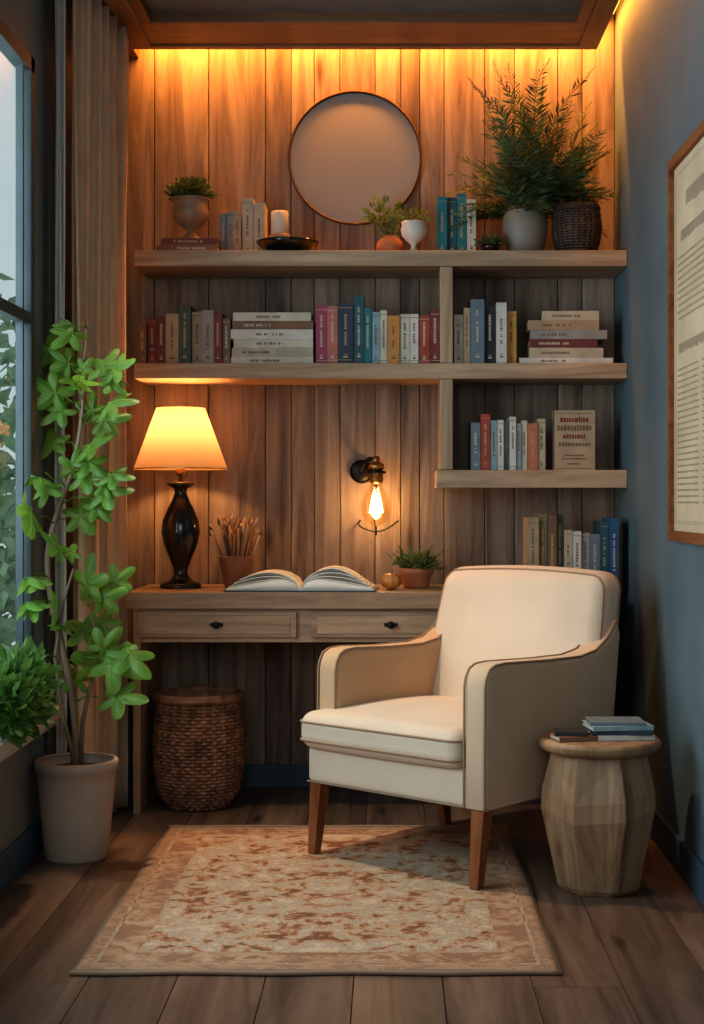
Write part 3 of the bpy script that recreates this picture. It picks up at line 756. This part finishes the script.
def leg(x, y, zb, dx, dy):
    a, b = .022, .014
    T = [(x-a, y-a, .226), (x+a, y-a, .226), (x+a, y+a, .226), (x-a, y+a, .226)]
    Bt = [(x+dx-b, y+dy-b, zb), (x+dx+b, y+dy-b, zb), (x+dx+b, y+dy+b, zb), (x+dx-b, y+dy+b, zb)]
    mb.add(Bt+T, [(3, 2, 1, 0), (4, 5, 6, 7), (0, 1, 5, 4), (1, 2, 6, 5), (2, 3, 7, 6), (3, 0, 4, 7)], W_LEG)
leg(.035, .035, .0125, -.006, -.022); leg(Wc-.036, .030, .0125, .0, -.026); leg(.05, .565, .0, -.0, .045); leg(Wc-.045, .56, .0, .0, .03)
ch = mb.build('armchair', .0018, 2, loc=(-.256, 4.462, 0), rot=(0, 0, math.radians(-41)))

# ------------------------------------------------------------------ rug
m, n, l, b = newmat('faded_oriental_rug')
tc = N(n, 'ShaderNodeTexCoord'); sp = N(n, 'ShaderNodeSeparateXYZ'); l.new(tc.outputs['Object'], sp.inputs[0])
def MT(op, a, bb=None):
    x = N(n, 'ShaderNodeMath', operation=op)
    for i, q in enumerate((a, bb)):
        if q is None: continue
        if isinstance(q, (int, float)): x.inputs[i].default_value = q
        else: l.new(q, x.inputs[i])
    return x.outputs[0]
HX, HY = .548, .745
ax_ = MT('ABSOLUTE', sp.outputs[0]); ay_ = MT('ABSOLUTE', sp.outputs[1])
e_ = MT('MINIMUM', MT('SUBTRACT', HX, ax_), MT('SUBTRACT', HY, ay_))
cb = N(n, 'ShaderNodeCombineXYZ'); l.new(ax_, cb.inputs[0]); l.new(ay_, cb.inputs[1])
nz = N(n, 'ShaderNodeTexNoise'); nz.inputs['Scale'].default_value = 12; nz.inputs['Detail'].default_value = 2; nz.inputs['Distortion'].default_value = 2.6
l.new(cb.outputs[0], nz.inputs['Vector'])
vo = N(n, 'ShaderNodeTexVoronoi'); vo.inputs['Scale'].default_value = 20; l.new(cb.outputs[0], vo.inputs['Vector'])
n3 = N(n, 'ShaderNodeTexNoise'); n3.inputs['Scale'].default_value = 45; n3.inputs['Detail'].default_value = 6; n3.inputs['Roughness'].default_value = .75
l.new(tc.outputs['Object'], n3.inputs['Vector'])
n5 = N(n, 'ShaderNodeTexNoise'); n5.inputs['Scale'].default_value = 4; n5.inputs['Detail'].default_value = 3
l.new(tc.outputs['Object'], n5.inputs['Vector'])
rr_ = MT('SQRT', MT('ADD', MT('MULTIPLY', MT('MULTIPLY', sp.outputs[0], 1.35), MT('MULTIPLY', sp.outputs[0], 1.35)), MT('MULTIPLY', sp.outputs[1], sp.outputs[1])))
ring = MT('MULTIPLY', MT('SINE', MT('MULTIPLY', rr_, 34)), .06)
pat = MT('ADD', MT('ADD', MT('ADD', MT('MULTIPLY', nz.outputs['Fac'], 1.1), MT('MULTIPLY', vo.outputs['Distance'], .4)), MT('MULTIPLY', MT('SUBTRACT', n3.outputs['Fac'], .5), .9)), MT('ADD', ring, MT('MULTIPLY', MT('SUBTRACT', n5.outputs['Fac'], .5), .4)))
cr = N(n, 'ShaderNodeValToRGB'); l.new(pat, cr.inputs['Fac']); E = cr.color_ramp.elements
E[0].position = .50; E[0].color = (.21, .10, .06, 1); E[1].position = .96; E[1].color = (.54, .41, .28, 1)
x = E.new(.60); x.color = (.36, .18, .10, 1); x = E.new(.69); x.color = (.43, .255, .15, 1); x = E.new(.75); x.color = (.53, .40, .27, 1); x = E.new(.85); x.color = (.34, .28, .23, 1)
cr2 = N(n, 'ShaderNodeValToRGB'); l.new(pat, cr2.inputs['Fac']); E = cr2.color_ramp.elements
E[0].position = .52; E[0].color = (.50, .37, .26, 1); E[1].position = .88; E[1].color = (.27, .135, .08, 1)
x = E.new(.66); x.color = (.44, .265, .16, 1)
bd = N(n, 'ShaderNodeValToRGB'); bd.color_ramp.interpolation = 'CONSTANT'; l.new(MT('MULTIPLY', MT('ADD', e_, MT('MULTIPLY', MT('SUBTRACT', n3.outputs['Fac'], .5), .022)), 4), bd.inputs['Fac'])
E = bd.color_ramp.elements; E[0].position = 0; E[0].color = (.3, .3, .3, 1); E[1].position = .17; E[1].color = (.85, .85, .85, 1)
x = E.new(.20); x.color = (.15, .15, .15, 1); x = E.new(.52); x.color = (.85, .85, .85, 1); x = E.new(.56); x.color = (1, 1, 1, 1)
mx = N(n, 'ShaderNodeMix', data_type='RGBA'); l.new(bd.outputs[0], mx.inputs[0]); l.new(cr2.outputs[0], mx.inputs[6]); l.new(cr.outputs[0], mx.inputs[7])
edge = MT('LESS_THAN', e_, .010); mx2 = N(n, 'ShaderNodeMix', data_type='RGBA'); l.new(edge, mx2.inputs[0]); l.new(mx.outputs[2], mx2.inputs[6]); mx2.inputs[7].default_value = (.24, .18, .13, 1)
l.new(mx2.outputs[2], b.inputs['Base Color']); b.inputs['Roughness'].default_value = .95; b.inputs['Specular IOR Level'].default_value = .1
n4 = N(n, 'ShaderNodeTexNoise'); n4.inputs['Scale'].default_value = 260; l.new(tc.outputs['Object'], n4.inputs['Vector'])
bp = N(n, 'ShaderNodeBump'); bp.inputs['Strength'].default_value = .8; bp.inputs['Distance'].default_value = .006; l.new(n4.outputs['Fac'], bp.inputs['Height']); l.new(bp.outputs[0], b.inputs['Normal'])
mb = MB(); nx, ny = 44, 60; vs = []
for j in range(ny+1):
    for i in range(nx+1):
        u, v = -1+2*i/nx, -1+2*j/ny
        wob = .004*math.sin(7*v+1) if abs(u) == 1 else 0
        vs.append((u*HX+wob, v*HY+(.004*math.sin(9*u) if abs(v) == 1 else 0), .0115 if max(abs(u), abs(v)) < .98 else .009))
w = nx+1; top = [(j*w+i, j*w+i+1, (j+1)*w+i+1, (j+1)*w+i) for j in range(ny) for i in range(nx)]
bnd = [i for i in range(nx+1)]+[j*w+nx for j in range(1, ny+1)]+[ny*w+i for i in range(nx-1, -1, -1)]+[j*w for j in range(ny-1, 0, -1)]
o0 = len(vs); vs += [(vs[k][0]*1.002, vs[k][1]*1.002, .0005) for k in bnd]; nb = len(bnd)
sides = [(bnd[k], o0+k, o0+(k+1) % nb, bnd[(k+1) % nb]) for k in range(nb)]
mb.add(vs, top+sides+[tuple(o0+k for k in range(nb))[::-1]], m, True)
for sg in (-1, 1):
    mb.tube([(-HX+2*HX*i/40, sg*(HY+.002)+.004*math.sin(9*(-1+2*i/40)), .0065) for i in range(41)], .006, PIPE, 6)
mb.build('area_rug', loc=(-.165, 4.09, 0), rot=(0, 0, 0))

# ------------------------------------------------------------------ side table (hand-carved, faceted)
sx, sy_ = .572, 4.10
mb = MB()
K = 8
rad = [(.0005, 0), (.106, 0), (.116, .014), (.163, .215), (.160, .265), (.134, .378), (.0005, .378)]
vs = []; fs = []; rj = random.Random(4)
offs = [rj.uniform(-.10, .10) for _ in range(K)]
for r, z in rad:
    for i in range(K):
        a = .22+2*pi*i/K+offs[i]*.8; q = 1+(.035*math.sin(i*2.3) if .01 < z < .37 else 0)
        zz = z+(.018*math.sin(i*1.9+1) if .1 < z < .3 else 0)
        vs.append((sx+r*q*math.cos(a), sy_+r*q*math.sin(a), zz))
for j in range(len(rad)-1):
    for i in range(K): fs.append((j*K+i, j*K+(i+1) % K, (j+1)*K+(i+1) % K, (j+1)*K+i))
mb.add(vs, fs, W_STUMP, False)
mb.lathe([(.0005, .376), (.150, .378), (.164, .388), (.167, .402), (.160, .412), (.0005, .412)], (sx, sy_, 0), W_STUMP, 56, True)
mb.build('carved_side_table', .003, 2)
stack('stack_of_magazines', .625, 4.10, .4122, [(.17, .12, .014, 'wht', 0, .1), (.165, .12, .012, 'nav', .004, -.05), (.168, .125, .013, 'lbl', -.004, .12), (.15, .11, .009, 'bgr', -.01, .0)])
mb = MB(); flat_book(mb, .495, 4.06, .4122, .11, .085, .014, 'brn', .25); flat_book(mb, .49, 4.06, .4264, .09, .07, .012, 'blk', -.1)
mb.build('small_notebooks', .001, 1)

# ------------------------------------------------------------------ framed print on right wall
FRW = wood('frame_walnut', (.15, .05, .02), (.32, .13, .05), 'Y', rough=.7, var=.05, knots=False, spec=.08)
PAP = plain('aged_paper', (.56, .44, .29), .8, var=.14, vscale=5)
mb = MB(); fy0, fy1, fz0, fz1 = 3.55, 4.34, .944, 2.035; xw = XR-.001
fwid = .028
mb.box(xw-.026, xw, fy0, fy0+fwid, fz0, fz1, FRW); mb.box(xw-.026, xw, fy1-fwid, fy1, fz0, fz1, FRW)
mb.box(xw-.026, xw, fy0+fwid, fy1-fwid, fz0, fz0+fwid, FRW); mb.box(xw-.026, xw, fy0+fwid, fy1-fwid, fz1-fwid, fz1, FRW)
mb.box(xw-.012, xw, fy0+fwid, fy1-fwid, fz0+fwid, fz1-fwid, PAP)
INK2 = plain('faded_ink', (.34, .26, .18), .8)
xi = xw-.0126
ya, yb = fy1-fwid-.05, fy0+fwid+.05
def textline(z, h, y0, y1, wmin, wmax):
    a = y0
    while a > y1+.01:
        w = R.uniform(wmin, wmax); e = max(a-w, y1); mb.box(xi, xw-.012, e, a, z-h*R.uniform(.75, 1), z, INK2); a = e-wmin*.45
z = fz1-.12
textline(z, .05, ya-.12, yb+.12, .010, .028); z -= .10
textline(z, .035, ya-.05, yb+.05, .008, .02); z -= .07
while z > 1.56:
    textline(z, .007, ya-R.choice((0, 0, .02)), yb+R.choice((0, .05)), .008, .03); z -= .019
textline(1.50, .03, ya-.02, yb+.1, .008, .02); z = 1.43
while z > 1.05:
    textline(z, .006, ya, (ya+yb)/2+.02, .008, .03); textline(z, .006, (ya+yb)/2-.02, yb, .008, .03); z -= .017
for q in (0, 1):
    o = .022+.006*q
    mb.box(xi, xw-.012, fy0+fwid+o, fy1-fwid-o, fz0+fwid+o, fz0+fwid+o+.0015, INK2); mb.box(xi, xw-.012, fy0+fwid+o, fy1-fwid-o, fz1-fwid-o-.0015, fz1-fwid-o, INK2)
    mb.box(xi, xw-.012, fy1-fwid-o-.0015, fy1-fwid-o, fz0+fwid+o, fz1-fwid-o, INK2)
mb.build('framed_print', .002, 1)

# ------------------------------------------------------------------ lights
WARM = (1, .36, .06)
light('AREA', 'led_cove_back', ((sx0+sx1)/2, 5.455, ZC-.035), 33, WARM, shape='RECTANGLE', size=1.66, size_y=.03, rot=(math.radians(8), 0, 0))
light('AREA', 'led_cove_right', (.775, 4.7, ZC-.035), 10, WARM, shape='RECTANGLE', size=.03, size_y=1.6, rot=(0, math.radians(-14), 0))
light('AREA', 'window_daylight', (XL-.40, 3.2, 1.6), 62, (.74, .90, 1), shape='RECTANGLE', size=1.6, size_y=1.6, rot=(0, math.radians(-90-8), 0))
light('AREA', 'added_front_fill', (-.1, -.5, 1.9), 20, (.90, .94, 1), shape='RECTANGLE', size=1.7, size_y=1.5, rot=(math.radians(84), 0, 0))  # added fill behind the camera to lift the room, not a fixture
sp_ = light('SPOT', 'ceiling_downlight', (-.72, 4.42, 2.66), 130, (1, .80, .56), spot_size=math.radians(56), spot_blend=.8, shadow_soft_size=.05)
sp_.rotation_euler = (Vector((-.08, 4.22, .2))-Vector(sp_.location)).to_track_quat('-Z', 'Y').to_euler()

w = bpy.data.worlds.new('World'); sc.world = w; w.use_nodes = True
bg = w.node_tree.nodes['Background']; bg.inputs[0].default_value = (.60, .72, .75, 1); bg.inputs[1].default_value = .85

cam = bpy.data.cameras.new('camera'); co = bpy.data.objects.new('camera', cam); sc.collection.objects.link(co)
co.location = (0, 0, 1.06); co.rotation_euler = (pi/2, 0, 0)
cam.sensor_width = 36; cam.lens = 36*1500/1024; cam.shift_x = (352-390)/1024; cam.shift_y = (500-512)/1024
cam.clip_start = .05
sc.camera = co
sc.view_settings.view_transform = 'Standard'
try: sc.view_settings.look = 'Medium High Contrast'
except Exception: sc.view_settings.look = 'None'
sc.view_settings.exposure = -0.08
